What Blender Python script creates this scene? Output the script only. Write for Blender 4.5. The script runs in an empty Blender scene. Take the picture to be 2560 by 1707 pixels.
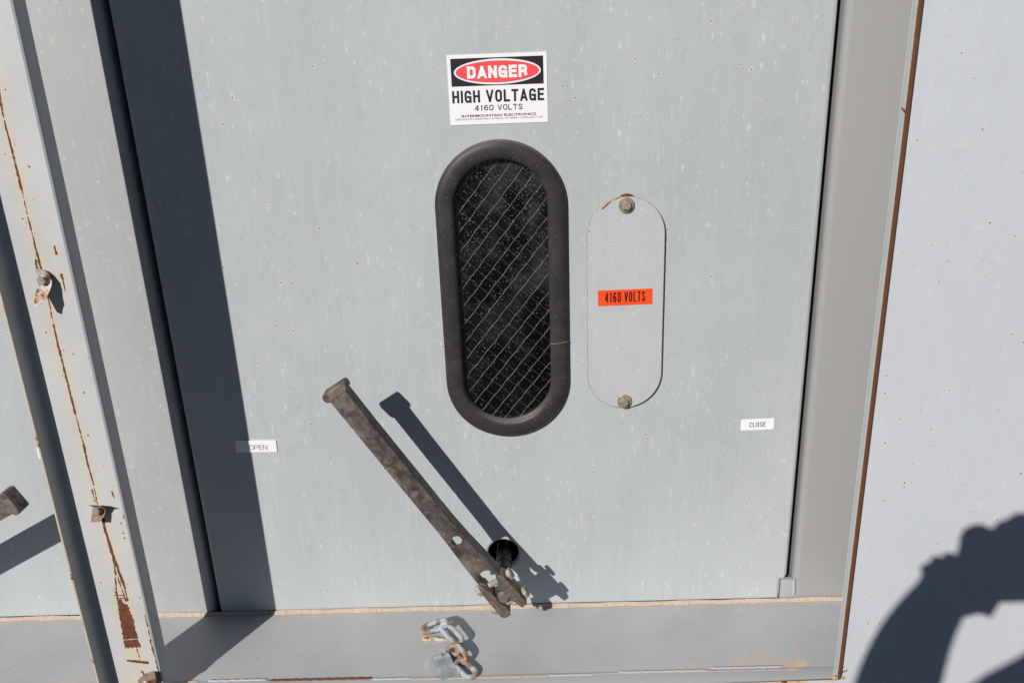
import bpy, bmesh, math, random
import numpy as np
from mathutils import Vector, Matrix
random.seed(7); RNG = np.random.default_rng(7)
C = bpy.context.scene.collection
SC = bpy.context.scene
R = math.radians

# ------------------------------------------------------------------ camera, sky, sun, exposure
cam_d = bpy.data.cameras.new('camera')
cam = bpy.data.objects.new('camera', cam_d); C.objects.link(cam)
PITCH, ROLL, YAW = 0.342329, -0.037834, -0.020724
cyw, syw = math.cos(YAW), math.sin(YAW)
fw = Vector((syw, cyw, 0)); rt = Vector((cyw, -syw, 0)); up = Vector((0, 0, 1))
fw, up = fw*math.cos(PITCH) - up*math.sin(PITCH), up*math.cos(PITCH) + fw*math.sin(PITCH)
rt, up = rt*math.cos(ROLL) + up*math.sin(ROLL), up*math.cos(ROLL) - rt*math.sin(ROLL)
EYE = Vector((0.0, -1.55436, 1.18871))
M = Matrix((rt, up, -fw)).transposed().to_4x4(); M.translation = EYE
cam.matrix_world = M
cam_d.sensor_width = 36; cam_d.lens = 29.05; cam_d.clip_start = 0.02; cam_d.clip_end = 500
SC.camera = cam
SUN = Vector((0.56, 1.0, -0.67))                       # the way the sunlight travels
w = bpy.data.worlds.new('World'); SC.world = w; w.use_nodes = True
wn = w.node_tree.nodes; bgd = wn['Background']
sky = wn.new('ShaderNodeTexSky'); sky.sky_type = 'NISHITA'; sky.sun_disc = False
sky.sun_elevation = math.atan2(0.67, math.hypot(0.56, 1.0)); sky.sun_rotation = math.atan2(-0.56, -1.0) + 2*math.pi
sky.altitude = 2500; sky.air_density = 0.6; sky.dust_density = 0.05; sky.ozone_density = 1.6
w.node_tree.links.new(sky.outputs[0], bgd.inputs[0]); bgd.inputs[1].default_value = 0.05
sun_d = bpy.data.lights.new('sun', 'SUN'); sun_d.energy = 5.0; sun_d.angle = R(0.53); sun_d.color = (1, .965, .92)
sun = bpy.data.objects.new('sun', sun_d); C.objects.link(sun); sun.location = (-3, -5, 5)
sun.rotation_euler = SUN.to_track_quat('-Z', 'Y').to_euler()
SC.view_settings.view_transform = 'Standard'; SC.view_settings.look = 'None'
SC.view_settings.exposure = -0.22; SC.view_settings.gamma = 1.0; SC.view_settings.use_curve_mapping = False

# ------------------------------------------------------------------ node helper
class NT:
    def __init__(s, name):
        s.m = bpy.data.materials.new(name); s.m.use_nodes = True
        s.t = s.m.node_tree; s.b = s.t.nodes['Principled BSDF']
        s.co = s.t.nodes.new('ShaderNodeTexCoord').outputs['Object']
    def put(s, sock, v):
        if isinstance(v, bpy.types.NodeSocket): s.t.links.new(v, sock)
        elif isinstance(v, tuple) and len(v) == 3 and sock.type == 'RGBA': sock.default_value = (*v, 1)
        else: sock.default_value = v
    def math(s, op, a, b=None, c=None, clamp=False):
        n = s.t.nodes.new('ShaderNodeMath'); n.operation = op; n.use_clamp = clamp
        s.put(n.inputs[0], a)
        if b is not None: s.put(n.inputs[1], b)
        if c is not None: s.put(n.inputs[2], c)
        return n.outputs[0]
    def mul(s, a, b): return s.math('MULTIPLY', a, b)
    def scale(s, v, co=None, loc=(0, 0, 0), rot=(0, 0, 0)):
        n = s.t.nodes.new('ShaderNodeMapping'); s.put(n.inputs[0], co or s.co)
        n.inputs['Scale'].default_value = v; n.inputs['Location'].default_value = loc; n.inputs['Rotation'].default_value = rot
        return n.outputs[0]
    def noise(s, co, sc, det=3, rough=.55):
        n = s.t.nodes.new('ShaderNodeTexNoise'); s.put(n.inputs['Vector'], co)
        n.inputs['Scale'].default_value = sc; n.inputs['Detail'].default_value = det; n.inputs['Roughness'].default_value = rough
        return n.outputs['Fac']
    def voro(s, co, sc, rnd=1.0):
        n = s.t.nodes.new('ShaderNodeTexVoronoi'); s.put(n.inputs['Vector'], co)
        n.inputs['Scale'].default_value = sc; n.inputs['Randomness'].default_value = rnd
        return n.outputs['Distance'], n.outputs['Color']
    def sep(s, v):
        n = s.t.nodes.new('ShaderNodeSeparateXYZ'); s.put(n.inputs[0], v); return n.outputs
    def sepc(s, v):
        n = s.t.nodes.new('ShaderNodeSeparateColor'); s.put(n.inputs[0], v); return n.outputs
    def comb(s, x, y, z):
        n = s.t.nodes.new('ShaderNodeCombineXYZ')
        for i, v in enumerate((x, y, z)): s.put(n.inputs[i], v)
        return n.outputs[0]
    def step(s, v, a, b, lo=0., hi=1.):
        n = s.t.nodes.new('ShaderNodeMapRange'); n.interpolation_type = 'SMOOTHSTEP'
        s.put(n.inputs[0], v); s.put(n.inputs[1], a); s.put(n.inputs[2], b); s.put(n.inputs[3], lo); s.put(n.inputs[4], hi)
        return n.outputs[0]
    def mix(s, f, a, b):
        n = s.t.nodes.new('ShaderNodeMix'); n.data_type = 'RGBA'
        s.put(n.inputs[0], f); s.put(n.inputs[6], a); s.put(n.inputs[7], b); return n.outputs[2]
    def attr(s, name):
        n = s.t.nodes.new('ShaderNodeAttribute'); n.attribute_name = name; return n
    def bump(s, h, st, d):
        n = s.t.nodes.new('ShaderNodeBump'); n.inputs['Strength'].default_value = st; n.inputs['Distance'].default_value = d
        s.put(n.inputs['Height'], h); s.t.links.new(n.outputs[0], s.b.inputs['Normal'])
    def out(s, col, rough=.5, metal=0., spec=None):
        s.put(s.b.inputs['Base Color'], col); s.put(s.b.inputs['Roughness'], rough); s.put(s.b.inputs['Metallic'], metal)
        if spec is not None: s.b.inputs['Specular IOR Level'].default_value = spec
        return s.m

RUST = (.150, .045, .016); RUST_D = (.055, .020, .010); OCHRE = (.62, .40, .19); DUST = (.56, .40, .30)

def weathered_paint(name, base, pale, spots=1.0, pits=1.0, streak=1.0, shift=0., rough=.42):
    """Chalked grey enamel: rain streaks, pale blistered spots with ochre halos, small rust pits."""
    n = NT(name); x, y, z = n.sep(n.co)
    flat = n.comb(n.math('ADD', x, shift), n.mul(y, 1.0), z)
    cloud = n.noise(n.scale((1, 1, .55), flat), 3.2, 4)
    st = n.noise(n.scale((1, 1, .10), flat), 62, 5, .65)
    st2 = n.noise(n.scale((1, 1, .02), flat), 240, 2, .5)
    col = n.mix(n.mul(n.step(cloud, .32, .68), .38), base, pale)
    col = n.mix(n.mul(n.step(st, .50, .80), 0.42*streak), col, pale)
    col = n.mix(n.mul(n.step(st2, .45, .85), .22*streak), col, pale)
    col = n.mix(n.mul(n.step(n.noise(n.scale((1, 1, .5), flat), 42, 4, .6), .50, .72), .30), col, tuple(c*.93 for c in base))
    dens = n.step(n.noise(n.scale((1, 1, .8), flat), 3.0, 2), .34, .62)
    warp = n.comb(n.math('ADD', n.math('ADD', x, shift), n.mul(n.noise(flat, 260, 2), .004)), 0., n.math('ADD', z, n.mul(n.noise(n.scale((1, 1, 1), flat, (3, 0, 0)), 260, 2), .004)))
    # pale blisters, each with a drip below it
    for sc, zs, k, hi in ((60, .42, .56, .18), (120, .40, .58, .18), (52, .20, .34, .28), (88, .13, .30, .28)):
        d, c = n.voro(n.scale((1, 0, zs), warp, (sc*.13, 0, sc*.07)), sc)
        r, g, b = n.sepc(c)[:3]
        rad = n.math('MULTIPLY_ADD', r, .20, .10)
        m = n.mul(n.step(d, 0., rad, 1., 0.), n.step(g, hi, .95))
        m = n.mul(m, n.math('MULTIPLY_ADD', dens, .75, .25))
        col = n.mix(n.mul(m, k*spots), col, tuple(min(.95, v*q) for v, q in zip(pale, (1.34, 1.33, 1.30))))
    # pits with ochre halo
    for sc, off, thr in ((32, 1.7, .35), (54, 5.1, .50), (92, 9.4, .62)):
        d, c = n.voro(n.scale((1, 0, .9), warp, (off, 0, off)), sc)
        r, g, b = n.sepc(c)[:3]
        on = n.mul(n.math('GREATER_THAN', g, thr), n.math('GREATER_THAN', n.math('ADD', n.mul(dens, .8), b), .55))
        core = n.mul(n.math('MULTIPLY_ADD', n.math('POWER', r, 4.), .0016, .00085), sc)
        halo = n.mul(n.step(d, n.mul(core, .6), n.mul(core, 2.5), 1., 0.), on)
        col = n.mix(n.mul(halo, n.math('MULTIPLY_ADD', b, .48, .10*min(1, pits))), col, (.76, .69, .55))
        pit = n.mul(n.step(d, n.mul(core, .55), core, 1., 0.), n.mul(on, n.step(b, .20, .5)))
        col = n.mix(n.mul(pit, .8*min(1, pits)), col, n.mix(r, (.07, .045, .035), (.20, .095, .04)))
    n.bump(n.math('ADD', n.mul(n.noise(flat, 420, 2), .05), n.mul(n.noise(n.scale((1, 1, .6), flat), 5, 2), 1.4)), .25, .004)
    return n, col, rough

def finish(t): n, c, r = t; return n.out(c, r, 0, .22)
PAINT = finish(weathered_paint('weathered_grey_paint', (.427, .452, .461), (.545, .566, .573)))
PAINT_B = finish(weathered_paint('chalky_bluish_paint', (.565, .575, .605), (.63, .64, .665), .45, 1., .5, 3.3))
PAINT_F = finish(weathered_paint('frame_grey_paint', (.41, .415, .415), (.52, .528, .528), 1.25, .7, .9, 6.1))

def clean_paint(name, col, rough=.35):
    n = NT(name); v = n.noise(n.scale((1, 1, .4)), 9, 3); f = n.noise(n.co, 260, 2)
    c = n.mix(n.mul(v, .35), col, tuple(x*1.1 for x in col))
    n.bump(f, .05, .001); return n.out(c, n.math('MULTIPLY_ADD', v, .15, rough-.07), 0, .4)
PAINT_C = clean_paint('satin_grey_paint', (.338, .334, .330), .32)
PAINT_D = clean_paint('shaded_cabinet_paint', (.10, .10, .10), .6)
PAINT_I = clean_paint('dark_interior_paint', (.012, .012, .012), .7)

def attr_paint(name, base, pale):
    """Painted steel whose 'wear' attribute (R rust, G ochre stain, B dust) says where the paint has gone."""
    n = NT(name); x, y, z = n.sep(n.co)
    v = n.noise(n.co, 6, 4); f = n.noise(n.scale((1, 1, 1)), 330, 3); s2 = n.noise(n.co, 60, 4)
    a = n.sepc(n.attr('wear').outputs['Color'])
    col = n.mix(n.step(v, .3, .7), base, pale)
    col = n.mix(n.mul(n.step(s2, .5, .75), .25), col, tuple(c*1.1 for c in pale))
    col = n.mix(n.mul(a[2], .8), col, n.mix(f, (.50, .40, .32), (.60, .50, .41)))
    col = n.mix(n.mul(a[1], .85), col, n.mix(f, (.62, .44, .25), (.70, .58, .38)))
    rn = n.noise(n.scale((1, 1, 1), None, (5, 0, 0)), 90, 4)
    col = n.mix(n.step(a[0], .4, .6), col, n.mix(n.step(rn, .25, .75), (.115, .040, .018), (.185, .066, .030)))
    rough = n.math('MULTIPLY_ADD', a[0], .4, .42)
    n.bump(n.math('ADD', n.mul(f, .4), n.mul(a[0], -1.)), .25, .0006)
    return n.out(col, rough, 0, .35)
PAINT_POST = attr_paint('rust_stained_post_paint', (.49, .50, .505), (.56, .57, .575))
PAINT_SILL = attr_paint('dusty_sill_paint', (.400, .410, .425), (.455, .466, .482))

def dull(name, a, b, rough=.6, metal=0.):
    n = NT(name); v = n.noise(n.co, 120, 4); f = n.noise(n.co, 600, 2)
    n.bump(f, .15, .0005); return n.out(n.mix(n.step(v, .35, .65), a, b), rough, metal, .4)
def rusty(name, paint, amt, sc=38, och=OCHRE):
    n = NT(name); v = n.noise(n.co, sc, 5, .65); f = n.noise(n.co, sc*7, 3)
    c = n.mix(n.step(v, amt-.09, amt-.01), paint, och)
    c = n.mix(n.step(v, amt, amt+.05), c, n.mix(f, RUST_D, (.25, .085, .03)))
    n.bump(f, .3, .0008); return n.out(c, .7, 0, .3)
RUST_EDGE = rusty('rusted_bare_edge', (.20, .07, .025), .25, 60)
RUST_CLIP = rusty('rust_edged_clip', (.52, .50, .47), .53, 62, (.38, .22, .12))
RUST_CLIP2 = rusty('rust_browned_clip', (.30, .235, .195), .52, 55, (.24, .13, .07))
def chain_mat():
    n = NT('galvanised_rust_bloomed'); v = n.noise(n.scale((1, 1, 1), None, (.31, .17, 0)), 26, 3, .5); u = n.noise(n.scale((1, 1, 1), None, (3, 1, 0)), 34, 3, .55); f = n.noise(n.co, 420, 3)
    c = n.mix(n.step(f, .3, .7), (.34, .385, .41), (.43, .475, .49))
    c = n.mix(n.mul(n.step(v, .46, .60), .85), c, (.29, .195, .11)); c = n.mix(n.mul(n.step(u, .53, .62), .9), c, n.mix(f, (.19, .085, .035), (.28, .15, .07)))
    n.bump(f, .3, .0008); return n.out(c, .5, 0, .4)
CHAIN_M = chain_mat()
def metal(name, col, rough, sc=60, dirt=(.25, .2, .13), amt=.58):
    n = NT(name); v = n.noise(n.co, sc, 4); f = n.noise(n.co, sc*8, 2)
    m = n.step(v, amt-.1, amt+.12)
    n.bump(f, .12, .0005)
    return n.out(n.mix(m, col, dirt), n.math('MULTIPLY_ADD', m, .3, rough), n.math('MULTIPLY_ADD', m, -.6, 1.), .5)
ZINC = dull('zinc_plated_steel', (.50, .48, .42), (.36, .34, .29), .38, .45)
BOLTM = dull('dust_dulled_bolt', (.40, .35, .28), (.27, .225, .175))
GALV = dull('bright_galvanised_sheet', (.56, .61, .63), (.44, .49, .51), .27, .55)
YZINC = dull('yellow_zinc_bolt', (.48, .44, .33), (.33, .30, .21), .36, .45)

def lever_mat():
    n = NT('aged_bronze_brown_casting'); v = n.noise(n.scale((1, 1, .7)), 60, 6, .7); f = n.noise(n.co, 420, 3); b = n.noise(n.scale((1, 1, .8), None, (4, 0, 2)), 34, 5, .65)
    x, y, z = n.sep(n.co)
    c = n.mix(n.step(v, .34, .68), (.050, .043, .039), (.140, .117, .102))
    c = n.mix(n.mul(n.step(b, .48, .64), .75), c, (.235, .197, .168))
    c = n.mix(n.mul(n.step(x, .004, -.02), n.mul(n.step(b, .42, .6), .55)), c, (.25, .205, .165))
    c = n.mix(n.mul(n.step(n.noise(n.co, 150, 3), .56, .7), .5), c, (.042, .034, .032))
    n.bump(f, .22, .0008); return n.out(c, .52, .15, .4)
LEVER = lever_mat()
JAW = dull('dusty_brown_casting', (.185, .145, .115), (.105, .082, .068), .55, .1)
BLACK = clean_paint('black_shaft_enamel', (.020, .020, .022), .38)
def rubber():
    n = NT('dusty_black_rubber'); v = n.noise(n.co, 30, 4); f = n.noise(n.co, 500, 2)
    d, c = n.voro(n.co, 190); r = n.sepc(c)[0]
    col = n.mix(n.step(v, .3, .7), (.027, .0235, .0240), (.044, .038, .0375))
    nz = n.t.nodes.new('ShaderNodeNewGeometry').outputs['Normal']
    up_ = n.step(n.sep(nz)[2], .25, .95)
    col = n.mix(n.mul(up_, n.step(f, .3, .6, .25, .6)), col, (.22, .19, .165))
    speck = n.mul(n.step(d, .12, .2, 1., 0.), n.math('GREATER_THAN', r, .80))
    col = n.mix(n.mul(speck, .6), col, (.32, .28, .25))
    n.bump(f, .12, .0006); return n.out(col, .5, 0, .4)
RUBBER = rubber()
def flat(name, col, rough=.45):
    n = NT(name); v = n.noise(n.co, 120, 3)
    return n.out(n.mix(n.mul(v, .25), col, tuple(c*.9 for c in col)), rough, 0, .4)
WHITE = flat('white_vinyl', (.88, .87, .875), .35); INK = flat('black_print', (.022, .018, .022), .4)
RED = flat('red_print', (.86, .085, .095), .4); ORANGE = flat('orange_tape', (.90, .085, .018), .4); DKRED = flat('dark_print_on_orange', (.07, .006, .006), .4)
GREYINK = flat('grey_print', (.10, .09, .10), .45)
def dusty():
    n = NT('packed_tan_dust'); f = n.noise(n.co, 260, 4); v = n.noise(n.co, 40, 3)
    c = n.mix(n.step(f, .3, .7), (.44, .345, .27), (.58, .475, .385))
    c = n.mix(n.mul(n.step(v, .55, .7), .5), c, (.36, .30, .25))
    n.bump(f, .6, .002); return n.out(c, .95, 0, .1)
DUSTM = dusty()
WELD2 = clean_paint('grey_painted_bead', (.41, .425, .44), .45)
WELD = clean_paint('painted_weld', (.60, .61, .62), .3)

# ------------------------------------------------------------------ mesh helpers
def link(o, parent=None):
    C.objects.link(o)
    if parent: o.parent = parent
    return o
def tag(o, label=None, cat=None, group=None, kind=None):
    if label: o['label'] = label
    if cat: o['category'] = cat
    if group: o['group'] = group
    if kind: o['kind'] = kind
    return o
def empty(name, loc, label, cat, group=None, roty=0):
    o = bpy.data.objects.new(name, None); o.location = loc; o.rotation_euler = (0, roty, 0); o.empty_display_size = .05
    return tag(link(o), label, cat, group)
def obj(name, bm, mat, parent=None, smooth=None):
    me = bpy.data.meshes.new(name); bmesh.ops.recalc_face_normals(bm, faces=bm.faces[:]); bm.to_mesh(me); bm.free()
    return mobj(name, me, mat, parent, smooth)
def mobj(name, me, mat, parent=None, smooth=None):
    me.materials.clear()
    for m in (mat if isinstance(mat, list) else [mat]): me.materials.append(m)
    if smooth is not None:
        for p in me.polygons: p.use_smooth = True
        me.set_sharp_from_angle(angle=R(smooth))
    return link(bpy.data.objects.new(name, me), parent)
def depsmesh(o):
    me = bpy.data.meshes.new_from_object(o.evaluated_get(bpy.context.evaluated_depsgraph_get())); return me
def curve_mesh(loops, thick, bevel=0., res=2):
    """filled outline(s) in XZ; front face at y=0, back at y=thick"""
    cu = bpy.data.curves.new('outline', 'CURVE'); cu.dimensions = '2D'; cu.fill_mode = 'BOTH'
    for lp in loops:
        sp = cu.splines.new('POLY'); sp.points.add(len(lp)-1); sp.use_cyclic_u = True
        for p, (a, b) in zip(sp.points, lp): p.co = (a, b, 0, 1)
    cu.extrude = max(1e-5, thick/2 - bevel); cu.bevel_depth = bevel; cu.bevel_resolution = res; cu.offset = -bevel
    o = bpy.data.objects.new('outline', cu); C.objects.link(o); me = depsmesh(o)
    bpy.data.objects.remove(o); bpy.data.curves.remove(cu)
    me.transform(Matrix(((1, 0, 0, 0), (0, 0, -1, thick/2), (0, 1, 0, 0), (0, 0, 0, 1))))
    return me
def shape(name, loops, yfront, thick, mat, parent=None, bevel=0., smooth=35):
    me = curve_mesh(loops, thick, bevel); me.transform(Matrix.Translation((0, yfront, 0)))
    return mobj(name, me, mat, parent, smooth)
def rect(x0, x1, z0, z1): return [(x0, z0), (x1, z0), (x1, z1), (x0, z1)]
def rrect(x0, x1, z0, z1, r, n=5):
    o = []
    for cx, cz, a in ((x1-r, z0+r, -90), (x1-r, z1-r, 0), (x0+r, z1-r, 90), (x0+r, z0+r, 180)):
        o += [(cx+r*math.cos(R(a+90*i/n)), cz+r*math.sin(R(a+90*i/n))) for i in range(n+1)]
    return o
def circ(cx, cz, rx, rz=None, n=40, ph=0): rz = rz or rx; return [(cx+rx*math.cos(ph+2*math.pi*i/n), cz+rz*math.sin(ph+2*math.pi*i/n)) for i in range(n)]
def stadium(cx, cz, hw, hh, n=24):
    o = [(cx+hw*math.cos(math.pi*i/n), cz+hh-hw+hw*math.sin(math.pi*i/n)) for i in range(n+1)]
    return o + [(cx-hw*math.cos(math.pi*i/n), cz-hh+hw-hw*math.sin(math.pi*i/n)) for i in range(n+1)]
def add_box(bm, x0, x1, y0, y1, z0, z1, mat=None):
    v = [bm.verts.new(p) for p in ((x0, y0, z0), (x1, y0, z0), (x1, y1, z0), (x0, y1, z0), (x0, y0, z1), (x1, y0, z1), (x1, y1, z1), (x0, y1, z1))]
    if mat is not None:
        for q in v: q.co = mat @ q.co
    return [bm.faces.new([v[i] for i in f]) for f in ((0, 3, 2, 1), (4, 5, 6, 7), (0, 1, 5, 4), (1, 2, 6, 5), (2, 3, 7, 6), (3, 0, 4, 7))]
def box(name, x0, x1, y0, y1, z0, z1, mat, parent=None, bevel=0., seg=3):
    bm = bmesh.new(); add_box(bm, x0, x1, y0, y1, z0, z1)
    if bevel: bmesh.ops.bevel(bm, geom=bm.edges[:], offset=bevel, segments=seg, profile=.5, affect='EDGES')
    return obj(name, bm, mat, parent, 40)
def ring_tube(bm, path, r, n=12, closed=False, capped=True):
    P = [Vector(p) for p in path]; N = len(P); rings = []
    nrm = None
    for i, p in enumerate(P):
        a = P[(i-1) % N] if (closed or i) else P[i]; b = P[(i+1) % N] if (closed or i < N-1) else P[i]
        t = (b-a).normalized()
        if nrm is None: nrm = t.orthogonal().normalized()
        nrm = (nrm - t*nrm.dot(t)).normalized(); bi = t.cross(nrm)
        rr = r[i] if isinstance(r, (list, tuple)) else r
        rings.append([bm.verts.new(p + (nrm*math.cos(2*math.pi*k/n) + bi*math.sin(2*math.pi*k/n))*rr) for k in range(n)])
    if closed:   # align the closing seam
        off = min(range(n), key=lambda s: (rings[-1][s].co - rings[0][0].co).length)
    for i in range(N if closed else N-1):
        A, B = rings[i], rings[(i+1) % N]; s = 0
        if closed and i == N-1: s = min(range(n), key=lambda s: sum((A[k].co-B[(k+s) % n].co).length for k in range(n)))
        for k in range(n): bm.faces.new((A[k], A[(k+1) % n], B[(k+1+s) % n], B[(k+s) % n]))
    if capped and not closed: bm.faces.new(rings[0][::-1]); bm.faces.new(rings[-1])
def cyl(bm, a, b, r, n=24, bev=0.):
    a, b = Vector(a), Vector(b); d = (b-a).normalized()
    if bev: ring_tube(bm, [a, a+d*bev, b-d*bev, b], [r-bev, r, r, r-bev], n)
    else: ring_tube(bm, [a, b], r, n)
def sheet_path(bm, prof, thick, z0, z1):
    """sheet metal bent along a plan profile (x,y), standing from z0 to z1"""
    P = [Vector((p[0], p[1])) for p in prof]; L, Rr = [], []
    for i in range(len(P)):
        d = (P[min(i+1, len(P)-1)] - P[max(i-1, 0)]).normalized(); nn = Vector((-d.y, d.x))
        L.append(P[i]+nn*thick/2); Rr.append(P[i]-nn*thick/2)
    lp = L + Rr[::-1]; n = len(lp)
    lo = [bm.verts.new((p.x, p.y, z0)) for p in lp]; hi = [bm.verts.new((p.x, p.y, z1)) for p in lp]
    for i in range(n): bm.faces.new((lo[i], lo[(i+1) % n], hi[(i+1) % n], hi[i]))
    m = len(P)
    for i in range(m-1):
        for s in (lo, hi): bm.faces.new((s[i], s[i+1], s[n-2-i], s[n-1-i]))
def arc(cx, cy, r, a0, a1, n=6): return [(cx+r*math.cos(R(a0+(a1-a0)*i/n)), cy+r*math.sin(R(a0+(a1-a0)*i/n))) for i in range(n+1)]
def hexbolt(name, loc, axis, r, h, mat, parent, flange=0., fh=.0025, n=6):
    bm = bmesh.new(); a = Vector(loc); d = Vector(axis).normalized()
    if flange: cyl(bm, a, a+d*fh, flange, 32, fh*.4)
    b = a + d*(fh if flange else 0)
    ring_tube(bm, [b, b+d*h*.82, b+d*h], [r, r, r*.86], n)
    return obj(name, bm, mat, parent, 30)
def text(name, body, x0, x1, z0, z1, y, mat, parent, bold=0., spacing=1., flatgap=.0):
    cu = bpy.data.curves.new('lettering', 'FONT'); cu.body = body; cu.size = 1; cu.offset = bold; cu.fill_mode = 'FRONT'; cu.space_character = spacing; cu.resolution_u = 4
    o = bpy.data.objects.new('lettering', cu); C.objects.link(o); me = depsmesh(o)
    bpy.data.objects.remove(o); bpy.data.curves.remove(cu)
    n = len(me.vertices); a = np.empty(n*3); me.vertices.foreach_get('co', a); a = a.reshape(-1, 3)
    mn, mx = a.min(0), a.max(0); sx = (x1-x0)/(mx[0]-mn[0]); sz = (z1-z0)/(mx[1]-mn[1])
    b = np.stack([x0+(a[:, 0]-mn[0])*sx, np.full(n, y), z0+(a[:, 1]-mn[1])*sz], 1)
    me.vertices.foreach_set('co', b.ravel()); me.update()
    return mobj(name, me, mat, parent)
GL = {'D': [[(0, 0), (0, 1)], [(0, 1), (.55, 1), (.86, .93), (1, .74), (1, .26), (.86, .07), (.55, 0), (0, 0)]],
      'A': [[(0, -.08), (.5, 1.0)], [(.5, 1.0), (1, -.08)], [(.2, .24), (.8, .24)]], 'N': [[(0, 0), (0, 1)], [(.02, 1), (.98, 0)], [(1, 0), (1, 1)]],
      'G': [[(1, .72), (.97, .86), (.80, .98), (.5, 1.0), (.2, .98), (.03, .84), (0, .66), (0, .34), (.03, .16), (.2, .02), (.5, 0), (.8, .02), (.97, .14), (1, .28), (1, .46)], [(.52, .46), (1, .46)], [(1, .0), (1, .46)]],
      'E': [[(0, 0), (0, 1)], [(0, 1), (1, 1)], [(0, .52), (.9, .52)], [(0, 0), (1, 0)]],
      'R': [[(0, 0), (0, 1)], [(0, 1), (.6, 1), (.88, .96), (.98, .84), (.98, .68), (.88, .56), (.6, .50), (0, .50)], [(.55, .50), (.86, .42), (.95, .30), (.97, 0)]],
      'H': [[(0, 0), (0, 1)], [(1, 0), (1, 1)], [(0, .52), (1, .52)]], 'I': [[(.5, 0), (.5, 1)]],
      'V': [[(0, 1.08), (.5, 0)], [(.5, 0), (1, 1.08)]],
      'O': [[(.5, 1), (.8, .98), (.97, .84), (1, .66), (1, .34), (.97, .16), (.8, .02), (.5, 0), (.2, .02), (.03, .16), (0, .34), (0, .66), (.03, .84), (.2, .98), (.5, 1)]],
      'L': [[(0, 0), (0, 1)], [(0, 0), (1, 0)]], 'T': [[(.5, 0), (.5, 1)], [(0, 1), (1, 1)]],
      '4': [[(.76, 0), (.76, 1)], [(.72, 1), (0, .30)], [(0, .26), (1, .26)]], '1': [[(.62, 0), (.62, 1)], [(.62, .92), (.42, .80), (.22, .76)]],
      '6': [[(.95, .78), (.86, .95), (.55, 1), (.2, .96), (.03, .78), (0, .5), (0, .3), (.08, .08), (.4, 0), (.65, 0), (.92, .08), (1, .28), (.94, .48), (.68, .58), (.4, .57), (.1, .46), (0, .32)]],
      'S': [[(.96, .74), (.90, .93), (.6, 1), (.35, 1), (.08, .92), (.03, .74), (.14, .60), (.5, .51), (.86, .41), (.98, .26), (.92, .08), (.62, 0), (.38, 0), (.08, .07), (.02, .27)]],
      'C': [[(1, .70), (.96, .86), (.8, .98), (.5, 1), (.2, .98), (.03, .84), (0, .66), (0, .34), (.03, .16), (.2, .02), (.5, 0), (.8, .02), (.96, .14), (1, .30)]],
      'P': [[(0, 0), (0, 1)], [(0, 1), (.6, 1), (.9, .96), (1, .84), (1, .62), (.9, .50), (.6, .46), (0, .46)]]}
GL['0'] = GL['O']; NARROW = {'I': .0, '1': .62, 'L': .86, 'E': .9, 'S': 1.0, 'T': 1.0, ' ': .62, 'A': 1.1, 'V': 1.1}
def block_text(name, body, x0, x1, z0, z1, y, mat, parent, th, gap, tx=None):
    """grotesque capitals drawn as strokes of even thickness, fitted to a box; th and gap in units of cap height"""
    H = z1-z0; t = th*H; wn = [NARROW.get(c, 1.0) for c in body]; fixed = gap*H*(len(body)-1) + t*sum(1 for c in body if c != ' ')
    k = (x1-x0-fixed)/sum(wn); bm = bmesh.new(); x = x0; ly = y
    for c, wv in zip(body, wn):
        if c == ' ': x += k*wv + gap*H; continue
        w_ = k*wv
        for path in GL[c]:
            ly -= 4e-6
            P = [Vector((x+t/2+a*w_ if c != 'I' else x+t/2, z0+t/2+b*(H-t))) for a, b in path]
            ends = len(P) == 2
            if len(P) > 3:     # round the corners a little
                for _ in range(2):
                    Q = [P[0]]
                    for p, q in zip(P, P[1:]): Q += [p*.75+q*.25, p*.25+q*.75]
                    P = Q + [P[-1]]
            d0 = (P[1]-P[0]).normalized(); d1 = (P[-1]-P[-2]).normalized()
            if ends: P[0] = P[0]-d0*t/2; P[-1] = P[-1]+d1*t/2
            closed = (P[0]-P[-1]).length < 1e-9
            L, Q = [], []
            for i in range(len(P)):
                pa = P[i-1] if i else (P[-2] if closed else P[0]); pb = P[i+1] if i < len(P)-1 else (P[1] if closed else P[-1])
                d = (pb-pa).normalized(); nn = Vector((-d.y, d.x))*t/2
                for arr, p in ((L, P[i]+nn), (Q, P[i]-nn)): arr.append(bm.verts.new((p.x, ly, min(z1, max(z0, p.y)))))
            for i in range(len(P)-1):
                try: bm.faces.new((L[i], L[i+1], Q[i+1], Q[i]))
                except ValueError: pass
        x += w_ + t + gap*H
    for f in bm.faces:
        f.normal_update()
        if f.normal.y > 0: f.normal_flip()
    me = bpy.data.meshes.new(name); bm.to_mesh(me); bm.free(); return mobj(name, me, mat, parent)
def copy_tree(o, parent=None):
    c = o.copy(); C.objects.link(c); c.parent = parent
    for ch in list(o.children): copy_tree(ch, c)
    return c

# ------------------------------------------------------------------ ground and cabinet carcass
n_ = NT('low_bounce_dark_ground'); v_ = n_.noise(n_.co, 3, 6)
SOIL = n_.out(n_.mix(v_, (.018, .016, .015), (.032, .029, .026)), .95)  # unseen ground, coloured near-black to cut bounce into the shadows
bm = bmesh.new(); bmesh.ops.create_grid(bm, x_segments=2, y_segments=2, size=120)
for v in bm.verts: v.co.z = -.30
tag(obj('ground', bm, SOIL), kind='structure')

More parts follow.
